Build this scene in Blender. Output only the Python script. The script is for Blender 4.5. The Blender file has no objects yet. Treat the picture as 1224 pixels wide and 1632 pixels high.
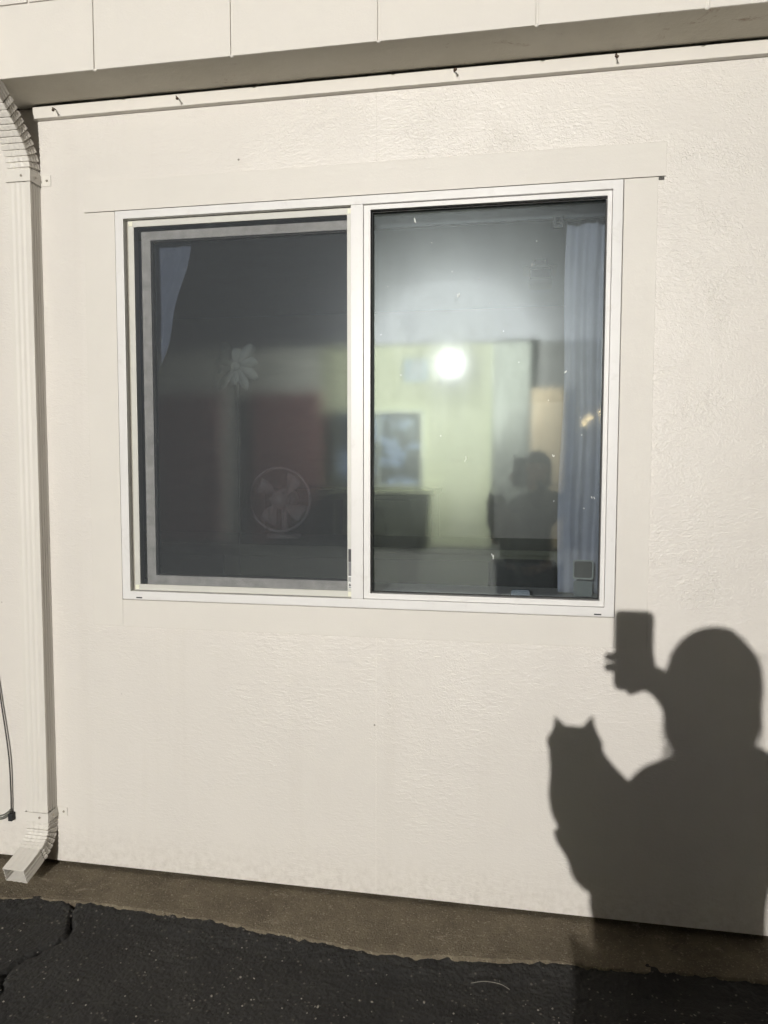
import bpy, bmesh, math, random
from mathutils import Vector, Matrix, noise
random.seed(7)
R = math.radians
S = bpy.context.scene
COL = S.collection

# ------------------------------------------------------------------ camera
cam_d = bpy.data.cameras.new('camera'); cam = bpy.data.objects.new('camera', cam_d); COL.objects.link(cam)
cam_d.sensor_fit = 'HORIZONTAL'; cam_d.sensor_width = 36.0; cam_d.lens = 1200.0 / 1224.0 * 36.0
cam_d.clip_start = 0.01; cam_d.clip_end = 600
CAM = Vector((0.0, -2.2, 1.34))
_yaw, _pit, _rol = R(10.414), R(-3.746), R(-0.103)
_rot = Matrix.Rotation(_yaw, 3, 'Z') @ Matrix.Rotation(_pit, 3, 'X') @ Matrix.Rotation(_rol, 3, 'Y')
cam.matrix_world = Matrix.Translation(CAM) @ (_rot @ Matrix.Rotation(R(90), 3, 'X')).to_4x4()
S.camera = cam

# ------------------------------------------------------------------ night sky and exposure
W = bpy.data.worlds.new('World'); S.world = W; W.use_nodes = True
nt = W.node_tree; nt.nodes.clear()
o_ = nt.nodes.new('ShaderNodeOutputWorld')
sky = nt.nodes.new('ShaderNodeTexSky'); sky.sky_type = 'NISHITA'; sky.sun_disc = False
sky.sun_elevation = R(-6.0); sky.sun_rotation = R(200)
b1 = nt.nodes.new('ShaderNodeBackground'); b1.inputs[1].default_value = 0.01
b2 = nt.nodes.new('ShaderNodeBackground'); b2.inputs[0].default_value = (1.0, 0.62, 0.30, 1); b2.inputs[1].default_value = 0.0090  # town glow
ad = nt.nodes.new('ShaderNodeAddShader')
nt.links.new(sky.outputs[0], b1.inputs[0]); nt.links.new(b1.outputs[0], ad.inputs[0]); nt.links.new(b2.outputs[0], ad.inputs[1])
nt.links.new(ad.outputs[0], o_.inputs[0])
S.view_settings.view_transform = 'Standard'; S.view_settings.look = 'None'
S.view_settings.gamma = 1.0; S.view_settings.use_curve_mapping = False
S.view_settings.exposure = 0.0
S.render.engine = 'CYCLES'
S.cycles.use_denoising = True
S.cycles.use_adaptive_sampling = True; S.cycles.adaptive_threshold = .05
S.cycles.max_bounces = 6; S.cycles.diffuse_bounces = 2; S.cycles.glossy_bounces = 3; S.cycles.transparent_max_bounces = 16
S.cycles.sample_clamp_indirect = 4.0
S.cycles.caustics_reflective = False; S.cycles.caustics_refractive = False

LAMP = Vector((-1.12, -9.5, 2.865))      # the lit wall lamp across the yard
LAMP_POWER = 3400.0

# ------------------------------------------------------------------ helpers
def link(o, parent=None):
    COL.objects.link(o)
    if parent is not None: o.parent = parent
    return o
def tag(o, label=None, cat=None, group=None, kind=None):
    if label: o['label'] = label
    if cat: o['category'] = cat
    if group: o['group'] = group
    if kind: o['kind'] = kind
    return o
def empty(name, loc=(0, 0, 0)):
    e = bpy.data.objects.new(name, None); e.location = loc; e.empty_display_size = .1
    return link(e)
def obj(name, bm, mat, parent=None, smooth=False, bevel=0, segs=2):
    if bevel:
        bmesh.ops.bevel(bm, geom=bm.edges[:], offset=bevel, segments=segs, affect='EDGES', profile=.6)
    bmesh.ops.recalc_face_normals(bm, faces=bm.faces[:])
    me = bpy.data.meshes.new(name); bm.to_mesh(me); bm.free()
    if smooth:
        for p in me.polygons: p.use_smooth = True
    mats = mat if isinstance(mat, (list, tuple)) else [mat]
    for m in mats: me.materials.append(m)
    o = bpy.data.objects.new(name, me)
    link(o)
    if parent is not None:
        o.parent = parent; o.matrix_parent_inverse = parent_world(parent).inverted()
    return o
def parent_world(p):
    m = p.matrix_basis.copy()
    q = p
    while q.parent is not None:
        m = q.parent.matrix_basis @ q.matrix_parent_inverse @ m
        q = q.parent
    return m
def box(bm, x0, x1, y0, y1, z0, z1):
    v = [bm.verts.new((x, y, z)) for z in (z0, z1) for y in (y0, y1) for x in (x0, x1)]
    for f in ((0, 1, 3, 2), (4, 6, 7, 5), (0, 4, 5, 1), (2, 3, 7, 6), (0, 2, 6, 4), (1, 5, 7, 3)):
        bm.faces.new([v[i] for i in f])
    return v
def boxo(name, dims, mat, parent=None, bevel=0):
    bm = bmesh.new(); box(bm, *dims); return obj(name, bm, mat, parent, bevel=bevel)
def tube(bm, pts, r, n=10, cap=True):
    pts = [Vector(p) for p in pts]; rings = []
    up = None
    for i, p in enumerate(pts):
        t = (pts[min(i + 1, len(pts) - 1)] - pts[max(i - 1, 0)]).normalized()
        if up is None:
            up = t.orthogonal().normalized()
        up = (up - t * up.dot(t)).normalized(); s = t.cross(up)
        rr = r[i] if isinstance(r, (list, tuple)) else r
        rings.append([bm.verts.new(p + (up * math.cos(a) + s * math.sin(a)) * rr) for a in [2 * math.pi * k / n for k in range(n)]])
    for a, b in zip(rings, rings[1:]):
        for k in range(n): bm.faces.new((a[k], a[(k + 1) % n], b[(k + 1) % n], b[k]))
    if cap:
        bm.faces.new(rings[0][::-1]); bm.faces.new(rings[-1])
def disc(bm, c, axis, r, h, n=20):
    c = Vector(c); axis = Vector(axis).normalized()
    tube(bm, [c, c + axis * h], r, n)
def spline(pts, n=8):
    pts = [Vector(p) for p in pts]; out = []
    for i in range(len(pts) - 1):
        p0, p1, p2, p3 = pts[max(i - 1, 0)], pts[i], pts[i + 1], pts[min(i + 2, len(pts) - 1)]
        for k in range(n):
            t = k / n
            out.append(.5 * ((2 * p1) + (p2 - p0) * t + (2 * p0 - 5 * p1 + 4 * p2 - p3) * t * t + (3 * p1 - p0 - 3 * p2 + p3) * t ** 3))
    out.append(pts[-1]); return out
def ring_frame(bm, x0, x1, z0, z1, w, y0, y1):
    """four mitred bars round an opening; w = (left, right, bottom, top)"""
    l, r, b, t = w
    o = [(x0, z0), (x1, z0), (x1, z1), (x0, z1)]
    i = [(x0 + l, z0 + b), (x1 - r, z0 + b), (x1 - r, z1 - t), (x0 + l, z1 - t)]
    V = {}
    for nm, q in (('o', o), ('i', i)):
        for k, (x, z) in enumerate(q):
            for j, y in enumerate((y0, y1)): V[nm, k, j] = bm.verts.new((x, y, z))
    for k in range(4):
        m = (k + 1) % 4
        bm.faces.new((V['o', k, 0], V['o', m, 0], V['i', m, 0], V['i', k, 0]))
        bm.faces.new((V['o', k, 1], V['i', k, 1], V['i', m, 1], V['o', m, 1]))
        bm.faces.new((V['o', k, 0], V['o', k, 1], V['o', m, 1], V['o', m, 0]))
        bm.faces.new((V['i', k, 0], V['i', m, 0], V['i', m, 1], V['i', k, 1]))

# ------------------------------------------------------------------ materials
class NT:
    def __init__(s, name):
        s.m = bpy.data.materials.new(name); s.m.use_nodes = True; s.t = s.m.node_tree
        s.b = s.t.nodes['Principled BSDF']; s.out = s.t.nodes['Material Output']
        tc = s.t.nodes.new('ShaderNodeTexCoord'); s.co = tc.outputs['Object']
    def n(s, typ, **kw):
        nd = s.t.nodes.new(typ)
        for k, v in kw.items():
            if k.startswith('i_'): nd.inputs[int(k[2:]) if k[2:].isdigit() else k[2:]].default_value = v
            else: setattr(nd, k, v)
        return nd
    def l(s, a, b): s.t.links.new(a, b)
    def mapping(s, scale=(1, 1, 1), loc=(0, 0, 0)):
        mp = s.n('ShaderNodeMapping'); mp.inputs['Scale'].default_value = scale; mp.inputs['Location'].default_value = loc
        s.l(s.co, mp.inputs[0]); return mp.outputs[0]
    def noise(s, scale, detail=3, rough=.55, dist=0., vec=None):
        nd = s.n('ShaderNodeTexNoise'); nd.inputs['Scale'].default_value = scale; nd.inputs['Detail'].default_value = detail
        nd.inputs['Roughness'].default_value = rough; nd.inputs['Distortion'].default_value = dist
        s.l(vec or s.co, nd.inputs['Vector']); return nd.outputs['Fac']
    def ramp(s, fac, a, b, ca=(0, 0, 0, 1), cb=(1, 1, 1, 1)):
        r = s.n('ShaderNodeValToRGB'); r.color_ramp.elements[0].position = a; r.color_ramp.elements[1].position = b
        r.color_ramp.elements[0].color = ca; r.color_ramp.elements[1].color = cb
        s.l(fac, r.inputs[0]); return r.outputs[0]
    def math(s, op, a, b=None, clamp=False):
        nd = s.n('ShaderNodeMath', operation=op); nd.use_clamp = clamp
        for k, v in enumerate((a, b)):
            if v is None: continue
            if isinstance(v, (int, float)): nd.inputs[k].default_value = v
            else: s.l(v, nd.inputs[k])
        return nd.outputs[0]
    def mixc(s, fac, a, b, mode='MIX'):
        nd = s.n('ShaderNodeMix', data_type='RGBA', blend_type=mode)
        for k, v in ((0, fac), (6, a), (7, b)):
            if isinstance(v, (int, float)): nd.inputs[k].default_value = v
            elif isinstance(v, (tuple, list)): nd.inputs[k].default_value = (*v[:3], 1)
            else: s.l(v, nd.inputs[k])
        return nd.outputs[2]
    def bump(s, height, dist=1.0, strength=1.0, prev=None):
        nd = s.n('ShaderNodeBump'); nd.inputs['Distance'].default_value = dist; nd.inputs['Strength'].default_value = strength
        s.l(height, nd.inputs['Height'])
        if prev is not None: s.l(prev, nd.inputs['Normal'])
        return nd.outputs[0]
    def fin(s, color=None, rough=None, normal=None, spec=None):
        if color is not None:
            if isinstance(color, (tuple, list)): s.b.inputs['Base Color'].default_value = (*color[:3], 1)
            else: s.l(color, s.b.inputs['Base Color'])
        if rough is not None:
            if isinstance(rough, (int, float)): s.b.inputs['Roughness'].default_value = rough
            else: s.l(rough, s.b.inputs['Roughness'])
        if normal is not None: s.l(normal, s.b.inputs['Normal'])
        if spec is not None: s.b.inputs['Specular IOR Level'].default_value = spec
        return s.m
def plain(name, col, rough=.5, var=.08, scale=12, bump=.0006, spec=.5, metal=0.):
    n = NT(name)
    f = n.noise(scale, 4)
    c = n.mixc(n.ramp(f, .3, .7), [x * (1 - var) for x in col], [min(1, x * (1 + var)) for x in col])
    nm = n.bump(n.noise(scale * 14, 3), bump) if bump else None
    n.b.inputs['Metallic'].default_value = metal
    return n.fin(c, rough, nm, spec)
def emis(name, col, strength):
    n = NT(name); n.b.inputs['Base Color'].default_value = (*col, 1)
    n.b.inputs['Emission Color'].default_value = (*col, 1); n.b.inputs['Emission Strength'].default_value = strength
    return n.m

CREAM = (.725, .686, .626)
def wall_paint():
    n = NT('textured_wall_paint')
    sep = n.n('ShaderNodeSeparateXYZ'); n.l(n.co, sep.inputs[0])
    # patchy areas where the rolled texture is thick: more at the top and the right
    big = n.noise(2.6, 2, .5, .6)
    grad = n.math('ADD', n.math('MULTIPLY', sep.outputs[0], .10), n.math('MULTIPLY', sep.outputs[2], .075))
    mask = n.ramp(n.math('ADD', big, grad), .55, .78)
    mask2 = n.ramp(n.noise(9, 2, .5, .3, vec=n.mapping((1, 1, 1), (3, 1, 8))), .38, .68)
    msk = n.math('ADD', n.math('MULTIPLY', mask, mask2), .20)
    wig = n.noise(125, 2.0, .55, 1.0)
    wig = n.ramp(wig, .40, .66)
    h1 = n.math('MULTIPLY', n.math('MULTIPLY', wig, msk), .00085)
    # lower on the wall the roller left fine, flat horizontal streaks
    st = n.noise(70, 3, .6, .8, vec=n.mapping((.55, 1, 1.5)))
    smask = n.ramp(n.noise(3.3, 3, .6, .4, vec=n.mapping((1, 1, 1), (7, 7, 2))), .35, .7)
    h2 = n.math('MULTIPLY', n.math('MULTIPLY', n.ramp(st, .42, .7), smask), .00075)
    und = n.math('MULTIPLY', n.noise(7, 3), .0016)
    fine = n.math('MULTIPLY', n.noise(330, 2), .00022)
    h = n.math('ADD', n.math('ADD', h1, h2), n.math('ADD', und, fine))
    # chips: sparse small dark specks
    vo = n.n('ShaderNodeTexVoronoi'); vo.inputs['Scale'].default_value = 9.5; n.l(n.mapping((1, .01, 1)), vo.inputs['Vector'])
    sp = n.ramp(vo.outputs['Distance'], .026, .042, (1, 1, 1, 1), (0, 0, 0, 1))
    sc = n.n('ShaderNodeSeparateColor'); n.l(vo.outputs['Color'], sc.inputs[0])
    keep = n.math('GREATER_THAN', sc.outputs[0], .70)
    sp = n.math('MULTIPLY', sp, keep)
    tone = n.ramp(n.noise(1.5, 4, .6), .3, .7)
    c = n.mixc(tone, (.705, .668, .616), (.742, .702, .646))
    dirt = n.ramp(n.noise(5.5, 5, .65, .5, vec=n.mapping((1, 1, .5), (4, 0, 0))), .56, .80)
    c = n.mixc(n.math('MULTIPLY', dirt, .05), c, (.52, .45, .36))
    run = n.ramp(n.noise(14, 4, .6, .2, vec=n.mapping((1, 1, .05), (2, 0, 0))), .55, .80)     # faint rain streaks
    c = n.mixc(n.math('MULTIPLY', run, .10), c, (.50, .44, .36))
    # splash-back grime just above the footing
    low = n.math('MULTIPLY', n.ramp(sep.outputs[2], .0, .16, (1, 1, 1, 1), (0, 0, 0, 1)), n.ramp(n.noise(45, 5, .7), .42, .75))
    c = n.mixc(n.math('MULTIPLY', low, .40), c, (.30, .25, .19))
    c = n.mixc(n.math('MULTIPLY', sp, .8), c, (.16, .13, .10))
    h = n.math('SUBTRACT', h, n.math('MULTIPLY', sp, .001))
    rough = n.math('ADD', .30, n.math('MULTIPLY', n.noise(30, 3), .10))
    return n.fin(c, rough, n.bump(h), .55)
def paint_smooth(name, col=CREAM, streak=.10, b=.00025):
    n = NT(name)
    c = n.mixc(n.ramp(n.noise(3, 4), .3, .7), [x * .97 for x in col], [x * 1.02 for x in col])
    d = n.ramp(n.noise(9, 5, .7, .4), .60, .82)
    c = n.mixc(n.math('MULTIPLY', d, streak), c, (.42, .36, .28))
    g = n.math('ADD', n.noise(60, 3, vec=n.mapping((.12, 1, 1))), n.noise(210, 2))
    return n.fin(c, .48, n.bump(g, b), .45)
def block_paint():
    n = NT('block_paint')
    c = n.mixc(n.ramp(n.noise(4, 4), .3, .7), (.71, .677, .62), (.74, .70, .64))
    d = n.ramp(n.noise(26, 5, .7, .6), .70, .86)
    c = n.mixc(n.math('MULTIPLY', d, .35), c, (.45, .39, .31))
    hh = n.math('ADD', n.noise(40, 4, .6), n.math('MULTIPLY', n.noise(150, 3), .5))
    return n.fin(c, .55, n.bump(hh, .0009), .4)
def soffit_mat():
    n = NT('soffit_paint')
    c = n.mixc(n.ramp(n.noise(5, 5, .65), .3, .7), (.60, .56, .47), (.68, .64, .55))
    r = n.math('MULTIPLY', n.ramp(n.noise(11, 6, .72, 1.2), .60, .70), n.ramp(n.noise(2.2, 2), .45, .6))
    c = n.mixc(n.math('MULTIPLY', r, .75), c, (.26, .15, .08))
    return n.fin(c, .7, n.bump(n.noise(38, 5, .7), .0014), .3)
def concrete():
    n = NT('footing_concrete')
    c = n.mixc(n.ramp(n.noise(7, 6, .7), .3, .72), (.115, .094, .064), (.21, .174, .122))
    c = n.mixc(n.ramp(n.noise(16, 4, .7, .5), .62, .76), c, (.33, .285, .22))
    c = n.mixc(n.math('MULTIPLY', n.ramp(n.noise(3.2, 5, .7, 1.2), .55, .72), .7), c, (.10, .080, .058))
    c = n.mixc(n.math('MULTIPLY', n.ramp(n.noise(150, 3, .6), .58, .70), .6), c, (.42, .37, .29))
    c = n.mixc(n.math('MULTIPLY', n.ramp(n.noise(95, 4, .7, vec=n.mapping((1, 1, 1), (9, 3, 1))), .60, .70), .65), c, (.06, .05, .038))
    h = n.math('ADD', n.noise(45, 6, .7), n.math('MULTIPLY', n.noise(180, 3), .6))
    return n.fin(c, .85, n.bump(h, .0060), .3)
def asphalt():
    n = NT('asphalt')
    c = n.mixc(n.ramp(n.noise(5, 5, .65), .3, .7), (.014, .0134, .0130), (.026, .0250, .024))
    c = n.mixc(n.math('MULTIPLY', n.ramp(n.noise(1.7, 5, .7, .8, vec=n.mapping((1, 1, 1), (5, 2, 0))), .50, .72), .22), c, (.062, .058, .052))     # dusty, worn patches
    vo = n.n('ShaderNodeTexVoronoi'); vo.inputs['Scale'].default_value = 95; n.l(n.co, vo.inputs['Vector'])
    sc = n.n('ShaderNodeSeparateColor'); n.l(vo.outputs['Color'], sc.inputs[0])
    st = n.math('MULTIPLY', n.ramp(vo.outputs['Distance'], .18, .40, (1, 1, 1, 1), (0, 0, 0, 1)), n.math('GREATER_THAN', sc.outputs[0], .90))
    c = n.mixc(n.math('MULTIPLY', st, .7), c, (.17, .15, .13))
    h = n.math('ADD', n.math('MULTIPLY', vo.outputs['Distance'], -.6), n.noise(70, 5, .7))
    return n.fin(c, .8, n.bump(h, .0045), .4)
def glass(name, refl=.10, tint=(.80, .83, .85), veil=(.0011, .0072), seed=0, blur=.052):
    n = NT(name); t = n.t; t.nodes.remove(n.b)
    tr = n.n('ShaderNodeBsdfTransparent'); tr.inputs[0].default_value = (*tint, 1)
    g0 = n.n('ShaderNodeBsdfGlossy'); g0.distribution = 'BECKMANN'; g0.inputs['Roughness'].default_value = blur; g0.inputs[0].default_value = (.95, 1.0, .96, 1)
    g1 = n.n('ShaderNodeBsdfGlossy'); g1.inputs['Roughness'].default_value = .105; g1.inputs[0].default_value = (.93, 1, .96, 1)
    g2 = n.n('ShaderNodeBsdfGlossy'); g2.distribution = 'BECKMANN'; g2.inputs['Roughness'].default_value = .31; g2.inputs[0].default_value = (.90, 1, .93, 1)
    df = n.n('ShaderNodeBsdfDiffuse'); df.inputs[0].default_value = (.55, .58, .60, 1)
    wipe = n.noise(9, 6, .72, 2.2, vec=n.mapping((1, 1, .30), (seed, 0, 0)))
    smear = n.math('ADD', .10, n.math('MULTIPLY', n.math('ADD', wipe, n.math('MULTIPLY', n.noise(160, 3, .7), .6)), 1.15))
    def mix(a, b, fac):
        m = n.n('ShaderNodeMixShader')
        if isinstance(fac, (int, float)): m.inputs[0].default_value = fac
        else: n.l(fac, m.inputs[0])
        n.l(a, m.inputs[1]); n.l(b, m.inputs[2]); return m.outputs[0]
    s = mix(tr.outputs[0], g0.outputs[0], refl)
    s = mix(s, g1.outputs[0], n.math('MULTIPLY', smear, veil[0]))
    s = mix(s, g2.outputs[0], n.math('MULTIPLY', smear, veil[1]))
    s = mix(s, df.outputs[0], n.math('MULTIPLY', smear, .010))
    n.l(s, n.out.inputs[0]); return n.m
def screen_mesh():
    n = NT('insect_screen_mesh'); t = n.t; t.nodes.remove(n.b)
    tr = n.n('ShaderNodeBsdfTransparent')
    df = n.n('ShaderNodeBsdfDiffuse'); df.inputs[0].default_value = (.128, .140, .150, 1)
    m = n.n('ShaderNodeMixShader')
    wv = n.noise(26, 4, .6, .4, vec=n.mapping((.25, 1, 3)))
    n.l(n.math('ADD', .17, n.math('MULTIPLY', wv, .06)), m.inputs[0])
    n.l(tr.outputs[0], m.inputs[1]); n.l(df.outputs[0], m.inputs[2]); n.l(m.outputs[0], n.out.inputs[0])
    return n.m

M_WALL = wall_paint(); M_TRIM = paint_smooth('trim_paint'); M_CASE = paint_smooth('casing_paint', (.716, .680, .622), .06)
M_BLOCK = block_paint(); M_SOFFIT = soffit_mat(); M_CONC = concrete(); M_ASPH = asphalt()
n_ = NT('white_vinyl')
_c = n_.mixc(n_.ramp(n_.noise(4, 4), .3, .7), (.745, .73, .705), (.785, .77, .75))
_d = n_.math('MULTIPLY', n_.ramp(n_.noise(24, 6, .72, .6, vec=n_.mapping((.6, 1, .6))), .56, .80), .28)
M_VINYL = n_.fin(n_.mixc(_d, _c, (.40, .36, .29)), .36, n_.bump(n_.noise(90, 2), .0001), .5)
M_SCRFR = plain('screen_frame_aluminium', (.60, .59, .54), .42, .04, 9, .0001)
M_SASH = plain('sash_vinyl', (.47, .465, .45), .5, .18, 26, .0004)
M_GASKET = plain('black_gasket', (.012, .012, .013), .6, .1, 9, 0)
M_SPOUT = paint_smooth('downspout_paint', (.73, .695, .635), .08, .00012)
M_DARKMETAL = plain('dark_metal', (.045, .040, .036), .5, .2, 40, .0002)
M_RUST = plain('rusty_steel', (.085, .055, .035), .7, .3, 60, .0003)
M_GLASS_R = glass('fixed_pane_glass'); M_GLASS_L = glass('sliding_pane_glass', .12, (.80, .83, .85), (.0016, .0014), 4, .075)
M_SCREEN = screen_mesh()

# ------------------------------------------------------------------ ground
GZ = -.030
def axis(vals):
    out = []
    for a, b, n in vals:
        out += [a + (b - a) * k / n for k in range(n)]
    out.append(vals[-1][1]); return out
CRACK = [(-1.345, -.165), (-1.325, -.20), (-1.300, -.255), (-1.278, -.310), (-1.305, -.355), (-1.340, -.42), (-1.350, -.48), (-1.310, -.56), (-1.34, -.75), (-1.30, -.95), (-1.34, -1.3)]
def seg_dist(x, y):
    d = 9
    for (ax, ay), (bx, by) in zip(CRACK, CRACK[1:]):
        vx, vy = bx - ax, by - ay; t = max(0, min(1, ((x - ax) * vx + (y - ay) * vy) / (vx * vx + vy * vy)))
        d = min(d, math.hypot(x - ax - vx * t, y - ay - vy * t))
    return d
EDGE = [(-3.2, -.20), (-1.9, -.205), (-1.58, -.195), (-1.35, -.172), (-1.11, -.172), (-.90, -.185), (-.66, -.212), (-.50, -.225), (-.36, -.243), (-.12, -.215), (.13, -.19), (.30, -.196), (.46, -.172), (.65, -.170), (1.2, -.185), (3.2, -.19)]
def edge_y(x):
    for (ax, ay), (bx, by) in zip(EDGE, EDGE[1:]):
        if ax <= x <= bx:
            t = (x - ax) / (bx - ax); t = t * t * (3 - 2 * t)
            y = ay + (by - ay) * t
            return y + .006 * noise.noise((x * 14, 0, 2)) + .005 * noise.noise((x * 45, 3, 2)) + .003 * noise.noise((x * 130, 7, 2))
    return -.19
xs = axis([(-200, -20, 6), (-20, -4, 8), (-4, -2.2, 12), (-2.2, 1.5, 430), (1.5, 4, 14), (4, 20, 8), (20, 200, 6)])
ys = axis([(-200, -20, 6), (-20, -3, 10), (-3, -1.4, 20), (-1.4, -.10, 150), (-.10, .4, 4), (.4, 200, 8)])
bm = bmesh.new(); rows = []
for y in ys:
    row = []
    for x in xs:
        z = GZ
        if -2.3 < x < 1.6 and -1.5 < y < 0:
            z += .0035 * noise.noise((x * 18, y * 18, 1)) + .0022 * noise.noise((x * 70, y * 70, 5)) + .008 * noise.noise((x * 2.2, y * 2.2, 3))
            ed = edge_y(x) - y
            if -.03 < ed < .07:      # asphalt feathered up against the concrete
                z += .024 * (1 - abs(max(0, ed)) / .07) * max(0, .72 + .22 * noise.noise((x * 7, y * 5, 11)) + .30 * noise.noise((x * 40, y * 40, 12)))
            if x < -1.1:
                w = noise.noise((x * 30, y * 30, 9)) * .012
                d = seg_dist(x + w, y + w * .6)
                z -= .024 * max(0, 1 - d / .009)
        row.append(bm.verts.new((x, y, z)))
    rows.append(row)
for a, b in zip(rows, rows[1:]):
    for k in range(len(xs) - 1): bm.faces.new((a[k], a[k + 1], b[k + 1], b[k]))
tag(obj('asphalt_ground', bm, M_ASPH), kind='structure')

bm = bmesh.new(); rows = []
n_x = 1100
for k in range(n_x + 1):
    x = -3.2 + 6.4 * k / n_x
    e = edge_y(x); ch = .003 + .006 * max(0, noise.noise((x * 9, 2, 9))) + .002 * noise.noise((x * 60, 5, 9))
    prof = []
    for t in (0, .2, .4, .6, .8, .93):
        y = .04 + (e + .003 - .04) * t
        prof.append((y, .0 - .006 * t + .0016 * noise.noise((x * 12, y * 12, 4)) + .0010 * noise.noise((x * 60, y * 60, 4))))
    lip = -.008 + .003 * noise.noise((x * 40, 1, 1))
    prof += [(e + .001, lip), (e - ch * .5, lip - .006 + .003 * noise.noise((x * 80, 4, 1))), (e - ch, lip - .012 + .004 * noise.noise((x * 70, 8, 1))), (e - ch - .004, -.06)]
    rows.append([bm.verts.new((x, y, z)) for y, z in prof])
for a, b in zip(rows, rows[1:]):
    for k in range(len(a) - 1): bm.faces.new((a[k], b[k], b[k + 1], a[k + 1]))
tag(obj('concrete_pavement_strip', bm, M_CONC), kind='structure')

bm = bmesh.new()        # loose pale aggregate bedded in the asphalt
for k in range(900):
    x = random.uniform(-2.1, 1.3); y = -.24 - random.random() ** .8 * 1.0
    if random.random() < .5 and x < -.2: x += random.uniform(.3, 1.2)
    r = random.uniform(.0011, .0030) * (1.5 if random.random() < .06 else 1)
    g = bmesh.ops.create_icosphere(bm, subdivisions=1, radius=r)
    m = Matrix.Translation((x, y, GZ + .003 + .008 * noise.noise((x * 2.2, y * 2.2, 3)))) @ Matrix.Rotation(random.random() * 6, 4, 'Z') @ Matrix.Diagonal((random.uniform(.7, 1.5), random.uniform(.7, 1.2), random.uniform(.4, .8), 1))
    bmesh.ops.transform(bm, matrix=m, verts=g['verts'])
tag(obj('aggregate_chips', bm, plain('pale_aggregate', (.27, .245, .21), .8, .4, 60, 0)), 'pale stone chips bedded in the black asphalt', 'gravel', kind='stuff')
bm = bmesh.new()        # grit and crumbs gathered along the strip
for k in range(260):
    x = random.uniform(-1.9, 1.2); e = edge_y(x); t = random.random()
    y = e + .004 + (abs(e) - .01) * (t ** 2.2 if random.random() < .7 else 1 - .12 * t)
    r = random.uniform(.0009, .0026)
    g = bmesh.ops.create_icosphere(bm, subdivisions=1, radius=r)
    bmesh.ops.transform(bm, matrix=Matrix.Translation((x, y, -.003 * (1 - (y - e) / abs(e)) - .0005)) @ Matrix.Diagonal((random.uniform(.7, 1.8), random.uniform(.7, 1.4), .6, 1)), verts=g['verts'])
tag(obj('grit', bm, plain('grit', (.22, .18, .13), .85, .5, 80, 0)), 'fine grit scattered on the concrete strip below the wall', 'grit', kind='stuff')
bm = bmesh.new(); tube(bm, spline([(-.115, -.296, GZ + .006), (-.08, -.287, GZ + .009), (-.04, -.290, GZ + .009), (-.015, -.302, GZ + .006)], 6), .0008, 6)
tag(obj('dry_twig', bm, plain('dry_straw', (.24, .22, .185), .7, .1, 50, 0)), 'thin pale curved twig lying on the asphalt by the footing', 'twig')

# ------------------------------------------------------------------ near building
bld = empty('building')
tag(bld, 'cream painted building with a white sliding window and concrete block overhang', 'building')
SEAM = -.427; WX0, WX1, WZ0, WZ1 = -1.25, .26, .905, 2.113
TH = .10
def panel(x0, x1, hx0, hx1):
    """a wall sheet with a notch for the window"""
    bm = bmesh.new()
    def pr(a, b, c, d): box(bm, a, b, 0, TH, c, d)
    z0, z1 = .012, 2.446; WZ0, WZ1 = .905 - .0024, 2.113 + .0024
    if hx0 <= x0: pr(x0, x1, z0, WZ0); pr(x0, x1, WZ1, z1); pr(hx1, x1, WZ0, WZ1)
    else: pr(x0, x1, z0, WZ0); pr(x0, x1, WZ1, z1); pr(x0, hx0, WZ0, WZ1)
    bmesh.ops.remove_doubles(bm, verts=bm.verts[:], dist=1e-5)
    return obj('wall_panel', bm, M_WALL, bld)
panel(-3.2, SEAM - .0008, WX0 - .0024, SEAM); panel(SEAM + .0008, 3.2, SEAM, WX1 + .0024)
for z0, z1 in ((.0125, .8140), (2.2080, 2.4045)): boxo('caulk_joint', (SEAM - .00075, SEAM + .00075, .0007, .01, z0, z1), M_TRIM, bld)
boxo('wall_backing', (-3.2, 3.2, TH + .001, TH + .02, -.03, WZ0 - .01), M_GASKET, bld)
tb = boxo('trim_board', (-1.517, 3.2, -.020, -.0004, 2.4055, 2.4405), M_TRIM, bld, bevel=.0018)
for x, z, dx, dz in ((-1.435, 2.427, .011, -.015), (-1.029, 2.427, .010, -.014), (-.203, 2.431, .006, -.009), (.230, 2.432, .002, -.015)):
    bm = bmesh.new(); y = -.020
    pts = spline([(x, y + .01, z), (x, y - .012, z), (x + dx * .5, y - .024, z + dz * .4), (x + dx, y - .030, z + dz)], 4)
    tube(bm, pts, .0017, 8)
    d = (pts[-1] - pts[-3]).normalized(); disc(bm, pts[-1], d, .0042, .0014, 10)
    obj('nail', bm, M_RUST, tb, smooth=True)
P = -.0068
for nm, d in (('head', (-1.356, .371, P, -.0003, 2.1158, 2.2065)), ('right', (.2626, .3505, P - .0006, -.0003, .815, 2.1135)),
              ('left', (-1.356, -1.2526, P + .0004, -.0003, .8165, 2.1135)), ('sill', (-1.2515, .2605, P - .0012, -.0003, .8155, .9020))):
    boxo('casing_board', d, M_CASE, bld, bevel=.0010)
boxo('board_end_shade', (.3525, .3665, -.0040, -.0005, 2.1075, 2.1145), M_DARKMETAL, bld)  # solid dark piece drawing the shade of the gap under the board end

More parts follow.
